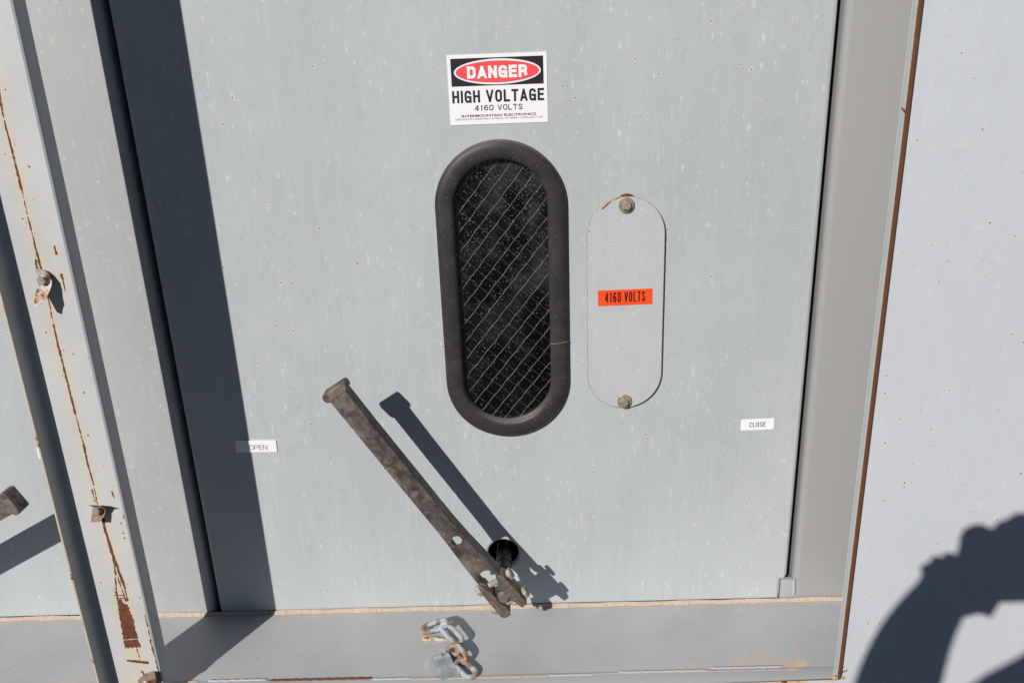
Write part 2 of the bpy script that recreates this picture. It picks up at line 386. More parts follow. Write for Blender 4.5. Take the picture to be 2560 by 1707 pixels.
bm = bmesh.new()
for a in ((-1.95, -1.93, .02, .6, -.3, 2.1), (2.18, 2.2, .02, .6, -.3, 2.1), (-1.95, 2.2, .6, .62, -.3, 2.1), (-1.95, 2.2, .02, .6, 2.08, 2.1), (-1.95, 2.2, .02, .6, -.03, -.01),
          (-.96, -.95, .05, .6, -.01, 2.08), (.80, .81, .05, .6, -.01, 2.08)): add_box(bm, *a)
tag(obj('cabinet_body', bm, PAINT_I), 'dark steel cabinet body behind the grey door panels, seen through the oval window', 'cabinet')

# ------------------------------------------------------------------ door panels
WX, WZ, WHW, WHH = -.0440, .7297, .1228, .2990        # oval window (outer rubber)
HX, HZ = -.067, .1435                                    # handle shaft axis
PX0, PX1 = -.7165, .5578
def panel_outline(x0, x1):
    return [(x0, .0008), (x1-.0155, .0008), (x1-.0135, .004), (x1-.0135, .0545), (x1-.0050, .0545), (x1-.0045, .0560), (x1, .0680), (x1, 2.05), (x0, 2.05)]
door = shape('door_panel', [panel_outline(PX0, PX1), stadium(WX, WZ, .098, .274)[::-1], circ(-.0683, .1405, .0335)[::-1]], 0, .020, PAINT, None, .0075)
tag(door, 'wide weathered grey steel door panel with oval wired window and danger sign', 'door panel', 'recessed door panels')
door2 = shape('door_panel', [panel_outline(PX0-1.409, -.936), circ(-.0683-1.409, .1405, .0335)[::-1]], 0, .020, PAINT, None, .0075)
tag(door2, 'neighbouring grey door panel, only a sliver showing left of the rusty post', 'door panel', 'recessed door panels')

# rubber gasket ring with a bulged section, swept round the stadium
def stad_pts(hw, hh, n=40): return stadium(WX, WZ, hw, hh, n)
prof = [(.0, .000), (-.0012, .004), (-.0006, .0085), (.0022, .0122), (.007, .0146), (.014, .0156), (.022, .0157), (.0285, .0150), (.0318, .0136), (.0336, .0112), (.0342, .007), (.0345, .0)]
prof = [(a, b) for a, b in prof]
bm = bmesh.new(); rows = []
for inset, h in prof: rows.append([bm.verts.new((x, -h, z)) for x, z in stad_pts(WHW-inset, WHH-inset)])
rows.append([bm.verts.new((x, .006, z)) for x, z in stad_pts(WHW-.0346, WHH-.0346)])
n = len(rows[0])
for a, b in zip(rows, rows[1:]):
    for i in range(n): bm.faces.new((a[i], a[(i+1) % n], b[(i+1) % n], b[i]))
gk = obj('viewing_window', bm, RUBBER, door, 60)
# the joint in the rubber: a raised lip where the two ends meet
jz = .632; pts = [(WX+WHW-i, -h-.0006, jz + (.0025 if i < .016 else 0.0) + .0005*math.sin(i*300)) for i, h in prof[1:-1]]
bm = bmesh.new(); ring_tube(bm, pts, .0009, 6)
obj('rubber_joint', bm, flat('split_rubber_edge', (.20, .15, .115), .8), gk, 60)
# wired glass
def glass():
    n = NT('wired_glass_dust_and_glints'); t = n.t
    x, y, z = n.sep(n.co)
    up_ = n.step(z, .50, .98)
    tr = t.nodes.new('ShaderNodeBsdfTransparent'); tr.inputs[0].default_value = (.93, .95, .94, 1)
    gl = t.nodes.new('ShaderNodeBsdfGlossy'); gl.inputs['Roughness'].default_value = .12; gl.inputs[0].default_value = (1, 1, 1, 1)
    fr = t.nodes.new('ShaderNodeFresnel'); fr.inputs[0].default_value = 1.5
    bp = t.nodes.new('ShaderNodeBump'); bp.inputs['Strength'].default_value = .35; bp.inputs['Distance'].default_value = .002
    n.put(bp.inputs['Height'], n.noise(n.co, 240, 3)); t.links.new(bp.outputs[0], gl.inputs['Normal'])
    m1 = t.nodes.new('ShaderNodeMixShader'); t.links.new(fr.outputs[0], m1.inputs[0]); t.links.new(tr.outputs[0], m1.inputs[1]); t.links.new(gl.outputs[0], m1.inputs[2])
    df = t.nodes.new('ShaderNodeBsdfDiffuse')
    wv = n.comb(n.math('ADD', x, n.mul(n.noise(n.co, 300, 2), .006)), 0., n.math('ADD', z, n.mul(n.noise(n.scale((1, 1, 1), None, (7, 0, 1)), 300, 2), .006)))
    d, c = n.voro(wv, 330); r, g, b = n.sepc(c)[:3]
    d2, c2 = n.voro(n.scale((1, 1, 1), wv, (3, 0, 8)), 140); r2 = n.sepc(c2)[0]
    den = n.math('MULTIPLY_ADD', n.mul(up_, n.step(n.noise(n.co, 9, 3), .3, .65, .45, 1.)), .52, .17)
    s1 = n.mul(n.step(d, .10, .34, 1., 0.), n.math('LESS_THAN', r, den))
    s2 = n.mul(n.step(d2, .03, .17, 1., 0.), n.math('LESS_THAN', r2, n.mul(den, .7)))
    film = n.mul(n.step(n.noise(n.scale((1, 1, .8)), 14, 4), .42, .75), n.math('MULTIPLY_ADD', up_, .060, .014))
    dust = n.math('ADD', n.math('MAXIMUM', n.mul(s1, n.math('MULTIPLY_ADD', g, .40, .06)), n.mul(s2, .42)), film, clamp=True)  # dust plus sun glints and sky sheen, painted as pale specks and film
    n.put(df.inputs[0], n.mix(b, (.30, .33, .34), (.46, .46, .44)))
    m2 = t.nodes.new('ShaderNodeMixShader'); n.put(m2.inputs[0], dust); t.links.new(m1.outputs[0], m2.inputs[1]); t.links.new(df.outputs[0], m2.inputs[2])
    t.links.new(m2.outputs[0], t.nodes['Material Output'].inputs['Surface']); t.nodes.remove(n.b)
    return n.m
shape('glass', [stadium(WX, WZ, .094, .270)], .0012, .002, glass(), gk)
def wires(ang, sp, off, y, r):
    bm = bmesh.new(); d = Vector((math.cos(R(ang)), math.sin(R(ang)))); nn = Vector((-d.y, d.x))
    for k in range(-20, 21):
        c = Vector((WX, WZ)) + nn*(k*sp+off)
        ts = [t*.004 for t in range(-90, 91)]
        ins = []
        for t in ts:
            p = c + d*t; dz = max(abs(p.y-WZ)-(.270-.094), 0)
            if math.hypot(p.x-WX, dz) < .0925: ins.append(t)
        if len(ins) > 2:
            P = []
            for t in ins:
                q = c + d*t + nn*(.0005*math.sin(t*2*math.pi/.048 + k)); P.append((q.x, y + .0005*math.sin(t*2*math.pi/.024), q.y))
            ring_tube(bm, P, r, 5)
    return bm
WIRE = dull('wire_painted_lit', (.62, .61, .58), (.40, .37, .31), .4, .2); WIRE_D = dull('wire_painted_dim', (.15, .135, .11), (.09, .07, .045), .55)  # side light put into the colour: one wire direction lit, the other dim
obj('wire', wires(51, .0232, .004, .0048, .00050), WIRE, gk, 60)
obj('wire', wires(-41, .0232, .006, .0064, .00046), WIRE_D, gk, 60)

# ------------------------------------------------------------------ door frame uprights
def upright(x0, x1, bev, label, z0=-.016):
    o = box('frame_upright', x0, x1, .0005, .06, z0, 2.06, PAINT_F if x1 < 0 else PAINT_C, None, bev, 5)
    return tag(o, label, 'door frame', 'uprights between the door panels')
upright(-.9275, -.7300, .011, 'pale grey upright frame strip crossed by the broad shadow, left of the main door panel')
fr = upright(.5715, .80, .014, 'smooth plain grey upright frame with rounded bright edge, right of the main door panel')
box('gusset', .5452, .5735, .0008, .012, .0012, .0538, clean_paint('gusset_paint', (.385, .39, .392), .4), fr, .0003)
bm = bmesh.new(); P = [(.5728+.002*t/9+.0007*math.sin(t*2.2), -.0005, .0555-.042*t/9) for t in range(19) for t in [t/2]]
ring_tube(bm, P, [.0036+.0009*math.sin(i*1.9) for i in range(len(P))], 10); obj('weld_bead', bm, WELD2, fr, 60)

# ------------------------------------------------------------------ painted wear grids
def seg_d(X, Z, a, b):
    ax, az = a; bx, bz = b; L = (bx-ax)**2+(bz-az)**2+1e-12
    t = np.clip(((X-ax)*(bx-ax)+(Z-az)*(bz-az))/L, 0, 1); return np.hypot(X-ax-t*(bx-ax), Z-az-t*(bz-az)), t
def noise2(X, Z, sc, seed):
    """cheap value noise"""
    r = np.random.default_rng(seed).random((257, 257)); u, v = X*sc, Z*sc
    i, j = np.floor(u).astype(int), np.floor(v).astype(int); f, g = u-i, v-j; f = f*f*(3-2*f); g = g*g*(3-2*g)
    A = r[i % 257, j % 257]; B = r[(i+1) % 257, j % 257]; Cc = r[i % 257, (j+1) % 257]; D = r[(i+1) % 257, (j+1) % 257]
    return (A*(1-f)+B*f)*(1-g)+(Cc*(1-f)+D*f)*g
def sm(x, a, b): t = np.clip((x-a)/(b-a), 0, 1); return t*t*(3-2*t)
def poly_in(X, Z, P):
    ins = np.zeros(X.shape, bool)
    for (x0, z0), (x1, z1) in zip(P, P[1:]+P[:1]):
        c = ((z0 > Z) != (z1 > Z)) & (X < (x1-x0)*(Z-z0)/((z1-z0) if z1 != z0 else 1e-9)+x0); ins ^= c
    return ins
def wear_grid(name, u0, u1, v0, v1, step, place, paint, mat, parent):
    nu, nv = int((u1-u0)/step)+1, int((v1-v0)/step)+1
    U, V = np.meshgrid(np.linspace(u0, u1, nu), np.linspace(v0, v1, nv), indexing='ij')
    co = np.stack(place(U, V), -1).reshape(-1, 3)
    idx = np.arange(nu*nv).reshape(nu, nv)
    q = np.stack([idx[:-1, :-1], idx[1:, :-1], idx[1:, 1:], idx[:-1, 1:]], -1).reshape(-1, 4)
    me = bpy.data.meshes.new(name); me.vertices.add(len(co)); me.vertices.foreach_set('co', co.ravel())
    me.loops.add(q.size); me.loops.foreach_set('vertex_index', q.ravel().astype(np.int32))
    me.polygons.add(len(q)); me.polygons.foreach_set('loop_start', (np.arange(len(q))*4).astype(np.int32)); me.polygons.foreach_set('loop_total', np.full(len(q), 4, np.int32))
    me.update(calc_edges=True); me.validate()
    a = me.color_attributes.new('wear', 'FLOAT_COLOR', 'POINT'); w4 = np.ones((nu*nv, 4), np.float32)
    for k, ch in enumerate(paint(U, V)): w4[:, k] = np.clip(ch, 0, 1).reshape(-1)
    a.data.foreach_set('color', w4.ravel())
    return mobj(name, me, mat, parent)

# ------------------------------------------------------------------ left post: bent sheet with a rain lip
FY = -.26
bm = bmesh.new()
prof = [(-.8405, -.291), (-.8405, -.274)] + arc(-.8265, -.274, .014, 180, 90, 7)[1:] + arc(-.7415, -.2545, .0065, -90, 0, 5)[0:] + [(-.735, -.229)]
prof = [(-.8405, -.292), (-.8405, -.273)] + [(x, y) for x, y in arc(-.8275, -.273, .013, 180, 90, 7)[1:]] + [(x, y) for x, y in arc(-.7418, -.2532, .0068, 90, 90, 1)[0:0]] + [(-.738, -.26)] + arc(-.738, -.257, .003, -90, 0, 3)[1:] + [(-.735, -.229)]
sheet_path(bm, prof, .003, -.30, 2.1)
sheet_path(bm, [(-.8445, -.276), (-.8445, -.176)], .003, -.30, 2.1)
post = obj('front_post', bm, finish(weathered_paint('post_side_paint', (.50, .51, .51), (.58, .585, .59), .5, .6, .5, 8.8)), None, 40)
tag(post, 'narrow front post with rust seam and bolted clips, lip along its left side', 'post')
SEAM = [(-.7843, 1.30), (-.7843, 1.1517), (-.7871, 1.1198), (-.7865, 1.0806), (-.7856, 1.027), (-.7852, .9997), (-.7856, .9685), (-.7848, .9189), (-.7845, .886), (-.7838, .85), (-.7833, .8234), (-.7846, .7932), (-.7851, .7663), (-.7855, .7476),
        (-.7843, .6959), (-.7832, .6229), (-.7813, .56), (-.7817, .5214), (-.7801, .4821), (-.7812, .4466), (-.7773, .414), (-.7785, .3897), (-.7765, .365), (-.7755, .3401), (-.7721, .3149), (-.7692, .2866), (-.7664, .2636)]
def post_paint(X, Z):
    N1, N2, N3 = noise2(X, Z, 330, 1), noise2(X, Z, 90, 2), noise2(X, Z, 25, 3)
    jag = (N1-.5)*.0012 + (N2-.5)*.0016
    rust = np.zeros(X.shape); och = np.zeros(X.shape)
    def stroke(a, b, w0, w1, halo=.008, ragged=1.):
        nonlocal rust, och
        d, t = seg_d(X, Z, a, b); wd = w0+(w1-w0)*t
        rust = np.maximum(rust, sm(wd + jag*ragged - d, -.0004, .0004))
        och = np.maximum(och, np.exp(-np.maximum(d-wd, 0)/halo)*.85*(d < wd+5*halo))
    for a, b in zip(SEAM, SEAM[1:]):
        wd = .0015+.0005*math.sin(a[1]*37)
        if a[1] < .44: wd = .0026
        if .93 > a[1] > .86: wd = .002
        stroke(a, b, wd, wd, .0085)
    for P in ([(-.7757, .335), (-.7757, .315), (-.7839, .2555), (-.7859, .2266)],): 
        for a, b in zip(P, P[1:]): stroke(a, b, .0016, .0014, .004)
    stroke((-.7692, .2866), (-.766, .236), .0018, .0012); stroke((-.7765, .30), (-.7700, .235), .0012, .0016)
    trap = [(-.7866, .236), (-.7800, .2423), (-.7743, .2291), (-.7676, .226), (-.7646, .1966), (-.7622, .1275), (-.793, .1269), (-.7909, .1825)]
    comb_ = .0035*(noise2(X*.15, Z, 420, 5)-.5)
    ins = poly_in(X+comb_*np.sign(X+.777), Z+.006*(noise2(X, Z*.2, 380, 6)-.5), trap)
    rust = np.maximum(rust, ins*1.0); 
    rust *= 1-((np.abs(Z-.1475-.04*(X+.777)) < .0007) & ins)*.9
    dx = np.abs(X+.777); och = np.maximum(och, sm(.021-dx, 0, .008)*sm(Z, .075, .12)*sm(.275-Z, 0, .03)*.8)
    for z in (.268, .262, .255, .2475, .241): stroke((-.788, z+.001), (-.771 + .004*math.sin(z*900), z), .0006, .0004, .003)
    for a, b, w0, w1 in (((-.7702, .1277), (-.7690, .0985), .0014, .0012), ((-.7936, .0978), (-.7568, .0921), .0030, .0034), ((-.7706, .0723), (-.7673, .0629), .0016, .002),
        ((-.7403, .2076), (-.7396, .178), .0007, .0018), ((-.7415, .145), (-.7400, .1131), .0010, .0016), ((-.7852, .4726), (-.7845, .4475), .0012, .001), ((-.75, .4675), (-.7489, .4557), .0014, .0014),
        ((-.7395, .4234), (-.7396, .4114), .0008, .001), ((-.7893, .8939), (-.7903, .8787), .0018, .0022), ((-.7903, .8787), (-.7902, .8646), .0022, .001), ((-.7539, .9141), (-.7535, .9011), .0011, .0021),
        ((-.7529, .8663), (-.7523, .85), .0022, .0014), ((-.7523, .85), (-.7527, .8388), .0012, .0004), ((-.7402, .19), (-.7385, .08), .0004, .0010), ((-.7385, .08), (-.738, .05), .0010, .0012)):
        stroke(a, b, w0, w1, .004)
    for x, z in ((-.7465, .4023), (-.7456, .3887), (-.7464, .3824), (-.7461, .3718), (-.745, .3364), (-.7448, .3062), (-.7425, .2421), (-.781, .935), (-.752, .95), (-.80, 1.15), (-.798, 1.06), (-.765, 1.04), (-.77, .99), (-.795, .96), (-.80, .77), (-.764, .73), (-.795, .70), (-.76, .66), (-.77, .58), (-.80, .55), (-.754, .52)):
        stroke((x, z), (x, z-.001), .0011, .0009, .003)
    for x, z in [(-.73-.095*RNG.random(), .1+1.15*RNG.random()) for _ in range(45)]: stroke((x, z), (x, z), .0006, .0006, .0025)
    och = np.maximum(och, .38*sm(N3, .40, .80)*np.exp(-np.abs(X+.783)/.014))
    och = np.maximum(och, .62*sm(.32-Z, 0, .22)*np.exp(-np.abs(X+.775)/.02))
    och = np.maximum(och, .5*sm(.10-Z, 0, .04)*sm(N2, .3, .7))
    return rust, och*(.55+.45*N2), np.zeros(X.shape)
wear_grid('face_plate', -.8285, -.7375, -.06, 1.36, .0011, lambda U, V: (U, np.full(U.shape, FY-.0018), V), post_paint, PAINT_POST, post)
# rusty thin outer edge of the lip
box('lip_edge', -.8424, -.8386, -.2936, -.2922, -.30, 2.1, rusty('lip_edge_rust', (.52, .49, .38), .62, 40), post, .0003)

# ------------------------------------------------------------------ sill (ledge under the doors) with dust
def sill_paint(X, Y):
    N1, N2, N3 = noise2(X, Y, 200, 11), noise2(X, Y, 45, 12), noise2(X, Y, 14, 13)
    rust = np.zeros(X.shape); och = np.zeros(X.shape); dust = .10*sm(N3, .45, .8)*sm(N2, .3, .8)
    dust = np.maximum(dust, sm(.004+.006*N2+Y, -.012, .0)*.8)
    def blot(x, y, rx, ry, k, arr):
        d = np.hypot((X-x)/rx, (Y-y)/ry); return np.maximum(arr, k*sm(1.1-d+(N1-.5)*1.0+(N2-.5)*.8, 0, .5))
    for x, y, rx, ry, k in ((.42, -.190, .055, .012, .9), (.455, -.178, .012, .012, .8), (.30, -.198, .06, .006, .7), (.51, -.197, .03, .018, .9), (.53, -.18, .012, .02, .7), (.395, -.115, .006, .004, .9), (.44, -.10, .005, .004, .5), (.37, -.10, .01, .006, .5),
        (-.22, -.112, .02, .006, .8), (-.06, -.14, .03, .008, .35), (.0, -.15, .012, .004, .45), (-.33, -.12, .006, .005, .5), (-.62, -.2, .05, .006, .7), (-.95, -.2, .06, .01, .7), (.15, -.2, .1, .004, .5)):
        dust = blot(x, y, rx, ry, k, dust)
    for x, y, rx, ry in ((.525, -.205, .012, .012), (-.205, -.20, .004, .003), (-.245, -.094, .006, .004), (-.23, -.185, .004, .02)): och = blot(x, y, rx, ry, .7, och)
    for _ in range(46):
        x, y, r = RNG.uniform(-1.2, .6), RNG.uniform(-.2, -.01), RNG.uniform(.0006, .0016); rust = np.maximum(rust, sm(r-np.hypot(X-x, Y-y), -.0006, .0004)*.75)
    rust = blot(-.2, -.204, .0022, .0016, .8, rust)
    return rust, och, dust
sill = wear_grid('sill_ledge', -1.3, .80, -.218, -.0008, .0016, lambda U, V: (U, V, np.zeros(U.shape)), sill_paint, PAINT_SILL, None)
tag(sill, 'flat grey steel ledge below the doors, dusty along its back seam', 'ledge')
box('flange', -1.3, .80, -.2555, -.214, -.004, .002, clean_paint('flange_paint', (.44, .45, .465), .4), sill, .0012)
# packed dust along the back seam
bm = bmesh.new(); prev = None
for i in range(700):
    x = -1.3 + 2.1*i/699; h = .0072+.0010*math.sin(i*.13)+.0009*random.random(); d = .0055+.0012*math.sin(i*.21+1)+.0014*random.random()+(.0022 if random.random() < .06 else 0)
    cur = [bm.verts.new(p) for p in ((x, .0004, .0002), (x, -.0022, h), (x, -d*.75, h*.45), (x, -d-.001, .0004))]
    if prev:
        for k in range(3): bm.faces.new((prev[k], cur[k], cur[k+1], prev[k+1]))
    prev = cur
obj('dust_line', bm, DUSTM, sill, 70)
def bead(x0, x1, y, z, r, mat, name='caulk_bead'):
    bm = bmesh.new(); m = max(6, int((x1-x0)/.006)); P = [(x0+(x1-x0)*i/m, y+.0006*math.sin(i*1.7), z) for i in range(m+1)]
    ring_tube(bm, P, [r*(.45 if i in (0, m) else 1)*(1+.10*math.sin(i*2.3)) for i in range(m+1)], 10); return obj(name, bm, mat, sill, 60)
for a, b, y in ((-.67, -.55, -.2135), (-.335, -.255, -.2195), (.02, .11, -.2205), (.16, .34, -.216), (.345, .49, -.2105)): bead(a, b, y, .0016, .0025, WELD2, 'weld_bead')
bead(-.545, -.335, -.2165, .0016, .0028, RUST_EDGE, 'rusted_strip'); bead(-.26, .02, -.2215, .0012, .0022, DUSTM, 'dust_seam'); bead(.10, .52, -.2185, .001, .0018, DUSTM, 'dust_seam'); bead(-1.3, -.69, -.2135, .001, .0018, DUSTM, 'dust_seam')

# ------------------------------------------------------------------ outer front: lower skirt and the wide right panel
skirt = shape('lower_skirt', [[(-1.95, -.30), (.5705, -.30), (.5705, .0075), (.35, .0040), (.0, .0040), (-.25, .0040), (-.55, .0070), (-.70, .0075), (-1.95, .0075)]], FY-.0005, .004, [PAINT_B], None, .0008)
tag(skirt, 'low grey front skirt under the ledge with a rust brown top edge', 'skirt panel')
RUSTL = rusty('skirt_edge_rust', (.50, .46, .38), .53, 22)
bm = bmesh.new(); P = [(-.70, FY+.0015, .0080), (-.55, FY+.0015, .0075), (-.25, FY+.0015, .0045), (.0, FY+.0015, .0045), (.35, FY+.0015, .0045), (.57, FY+.0015, .0080)]
ring_tube(bm, P, .0021, 8); obj('top_edge', bm, RUSTL, skirt, 60)
RP = weathered_paint('right_panel_paint', (.540, .562, .588), (.61, .635, .66), .40, 1., .45, 3.3, .38)
rpn, rpc, rr_ = RP
rx_, ry_, rz_ = rpn.sep(rpn.co)
def smear(n, col, a, b, wd):
    """short rust smear between two points of the panel"""
    ax, az = a; bx, bz = b; L = (bx-ax)**2+(bz-az)**2
    dx, dz = n.math('SUBTRACT', rx_, ax), n.math('SUBTRACT', rz_, az)
    t = n.math('DIVIDE', n.math('ADD', n.mul(dx, bx-ax), n.mul(dz, bz-az)), L, clamp=True)
    ex, ez = n.math('SUBTRACT', dx, n.mul(t, bx-ax)), n.math('SUBTRACT', dz, n.mul(t, bz-az))
    d = n.math('SQRT', n.math('ADD', n.mul(ex, ex), n.mul(ez, ez)))
    d = n.math('ADD', d, n.mul(n.math('SUBTRACT', n.noise(n.co, 330, 3), .5), .005))
    col = n.mix(n.step(d, wd*.6, wd*3, .55, 0.), col, OCHRE)
    return n.mix(n.step(d, wd*.7, wd*1.1, .9, 0.), col, RUST)
for a, b, wd in (((.5845, .0275), (.594, .0325), .0016), ((.575, .0105), (.586, .0145), .0012), ((.590, .0155), (.5925, .016), .0018), ((.5885, .0415), (.589, .0412), .001)): rpc = smear(rpn, rpc, a, b, wd)
op = shape('outer_panel', [rect(.5712, 2.2, -.30, 2.1)], FY, .004, rpn.out(rpc, rr_, 0, .4), None, .0008)
tag(op, 'broad bright bluish grey outer panel with scattered rust dots, its near edge rusted', 'outer panel')
LEGM = NT('lip_paint_rust_speckled'); xx, yy, zz = LEGM.sep(LEGM.co)
f1 = LEGM.noise(LEGM.co, 260, 4); hz = LEGM.step(zz, 1.08, 1.30)
near = LEGM.step(yy, -.2665, -.279)
c1 = LEGM.mix(LEGM.mul(near, LEGM.math('MULTIPLY_ADD', hz, .5, .35)), (.52, .55, .555), (.62, .50, .30))
c1 = LEGM.mix(LEGM.mul(LEGM.step(LEGM.math('ADD', f1, LEGM.mul(near, .10)), .66, .72), hz), c1, RUST)
LEGMAT = LEGM.out(c1, .45)
lip = shape('edge_lip', [rect(.5708, .5766, .030, 2.1)], -.2792, .0188, LEGMAT, op, .0006)
bm = bmesh.new(); n = 150
for (xa, xb) in ((.5706, .5769),):
    prev = None
    for i in range(n+1):
        z = .0305+(2.1-.0305)*i/n; j = .0005*random.random()
        cur = [bm.verts.new(p) for p in ((xa-j*.4, -.2785, z), (xa+.0006, -.2802-j, z), ((xa+xb)/2, -.2808, z), (xb-.0006, -.2802, z), (xb, -.2785, z))]
        if prev:
            for k in range(4): bm.faces.new((prev[k], prev[k+1], cur[k+1], cur[k]))
        prev = cur
obj('rusted_edge', bm, RUST_EDGE, lip, 50)
bm = bmesh.new(); ring_tube(bm, [(.5704, -.2665, 1.0815), (.5704, -.270, 1.0800), (.5704, -.2735, 1.0790), (.5704, -.279, 1.0765)], [.0011, .0009, .0014, .0016], 7); obj('rust_crack', bm, RUST_EDGE, lip, 60)
# foot of the lip curling to the corner
bm = bmesh.new(); ring_tube(bm, [(.5737, -.2745, .034), (.5735, -.2730, .028), (.5715, -.268, .0235), (.567, -.2635, .021)], [.0046, .0042, .0034, .0020], 10); obj('lip_foot', bm, rusty('corner_rust', (.56, .46, .33), .50, 60), lip, 60)

# ------------------------------------------------------------------ danger sign
sx0, sx1, sz1, sz0 = None, None, None, None
def sign_uv(u, v):      # u to the right, v down, 0..1 on the plate
    return (-.0890+.1780*u, .0605-.1210*v)
SG = empty('danger_sign', (.0, 0, 0), 'white danger high voltage sign with red oval on a black block, above the window', 'sign')
SGX, SGZ = -.0560, 1.1285
def P2(u, v): return sign_uv(u, v)
def srect(u0, u1, v0, v1): a = P2(u0, v1); b = P2(u1, v0); return rect(a[0], b[0], a[1], b[1])
shape('sign_plate', [srect(0, 1, 0, 1)], -.0011, .0009, WHITE, SG)
bx = srect(.035, .964, .053, .445)
shape('header_block', [bx], -.0014, .0003, INK, SG)
cx, cz = P2(.5015, .2515)
shape('oval_border', [circ(cx, cz, .437*.178, .1805*.121, 72)], -.0017, .0003, WHITE, SG)
shape('oval', [circ(cx, cz, .420*.178, .154*.121, 72)], -.0020, .0003, RED, SG)
def stext(body, u0, u1, v0, v1, mat, bold, y=-.0022, sp=1.): a = P2(u0, v1); b = P2(u1, v0); return text('lettering', body, a[0], b[0], a[1], b[1], y, mat, SG, bold, sp)
def sblock(body, u0, u1, v0, v1, mat, th, gap, y): a = P2(u0, v1); b = P2(u1, v0); return block_text('lettering', body, a[0], b[0], a[1], b[1], y, mat, SG, th, gap)
sblock('DANGER', .197, .803, .166, .342, WHITE, .245, .125, -.0022)
sblock('HIGH VOLTAGE', .034, .966, .508, .684, INK, .185, .135, -.0013)
sblock('4160 VOLTS', .258, .744, .722, .803, INK, .165, .19, -.0013)
stext('INTERMOUNTAIN ELECTRONICS', .120, .880, .857, .891, INK, .022, -.0014)
stext('1503 SOUTH HIGHWAY 6 PRICE, UT 84501 \u2022 (435) 637-7160', .052, .948, .908, .940, GREYINK, .0, -.0014)
SG.location = (-.0405, 0, 1.1176)

# ------------------------------------------------------------------ small labels
def plate(name, x0, x1, z0, z1, th, mat, label, body, tx, ink, bold, slant=0., skew=0.):
    e = empty(name, ((x0+x1)/2, 0, (z0+z1)/2), label, 'label'); e.rotation_euler = (0, slant, 0); hw, hh = (x1-x0)/2, (z1-z0)/2
    shape('backing', [rect(-hw, hw, -hh, hh)], -th-.0002, th, mat, e)
    a, b, c, d = tx; block_text('lettering', body, -hw+2*hw*a, -hw+2*hw*b, -hh+2*hh*c, -hh+2*hh*d, -th-.0004, ink, e, bold, .11)
    return e
plate('open_label', -.6195, -.5335, .4068, .4335, .0019, WHITE, 'small white OPEN plate, its left end in the broad shadow', 'OPEN', (.335, .775, .20, .62), GREYINK, .11, R(1.3))
plate('close_label', .4339, .5018, .4243, .4494, .0004, WHITE, 'small white CLOSE sticker low on the right of the main door', 'CLOSE', (.26, .75, .28, .70), INK, .13, R(-.6))
plate('close_label', -1.0408, -.973, .4048, .4305, .0004, WHITE, 'white label cut off by the post, on the neighbouring left door', 'CLOSE', (.26, .75, .28, .70), INK, .13, 0)

# ------------------------------------------------------------------ bolted oval cover plate + orange voltage label
CX, CZ = .1918, .7025; HW, HH = .0732, .2148
CVT = weathered_paint('cover_plate_paint', (.475, .485, .50), (.56, .57, .585), .9, .9, .6, 12.7)
cn, cc, cr_ = CVT; rx_, ry_, rz_ = cn.sep(cn.co)
cc = smear(cn, cc, (-.045, .1935), (-.030, .2062), .0016); cc = smear(cn, cc, (-.026, .2085), (-.012, .2138), .0006)
CV = shape('cover_plate', [stadium(0, 0, HW, HH)], -.0085, .0030, cn.out(cc, cr_, 0, .35), None, .0003)
CV.location = (CX, 0, CZ)
tag(CV, 'long oval painted cover plate held by two bolts, right of the window', 'cover plate')
bm = bmesh.new(); ring_tube(bm, [(x, -.0066, z) for x, z in stadium(0, 0, HW+.0006, HH+.0006)], .0008, 6, True); obj('grime_line', bm, dull('grime', (.42, .39, .33), (.28, .24, .18), .9), CV, 60)
shape('spacer', [stadium(0, 0, HW-.008, HH-.008)], -.0056, .0054, PAINT_D, CV)
for z in (.199, -.2005):
    b = hexbolt('bolt', (.0, -.0086, z), (0, -1, 0), .0085, .0080, YZINC, CV, .0150, .0045)
    bm = bmesh.new(); 
    for k in range(3): cyl(bm, (.0045*math.cos(k*2.1), -.0212, z+.0045*math.sin(k*2.1)), (.0015*math.cos(k*2.1), -.0212, z+.0015*math.sin(k*2.1)), .0008, 6)
    obj('head_marks', bm, ZINC, b, 60)
bm = bmesh.new()
for i in range(9): bmesh.ops.create_icosphere(bm, subdivisions=2, radius=.0014+.0018*math.sin(math.pi*i/8)+.0006*random.random(), matrix=Matrix.Translation((-.010+.022*i/8, -.0062, .2158+.0014*math.sin(math.pi*i/8))))
obj('rust_scab', bm, RUST_EDGE, CV, 60)
plate('voltage_label', .1385, .2445, .7060, .7375, .0003, ORANGE, 'orange 4160 VOLTS strip stuck across the oval cover plate', '4160 VOLTS', (.13, .865, .20, .86), DKRED, .115, R(-.55)).location.y = -.0087

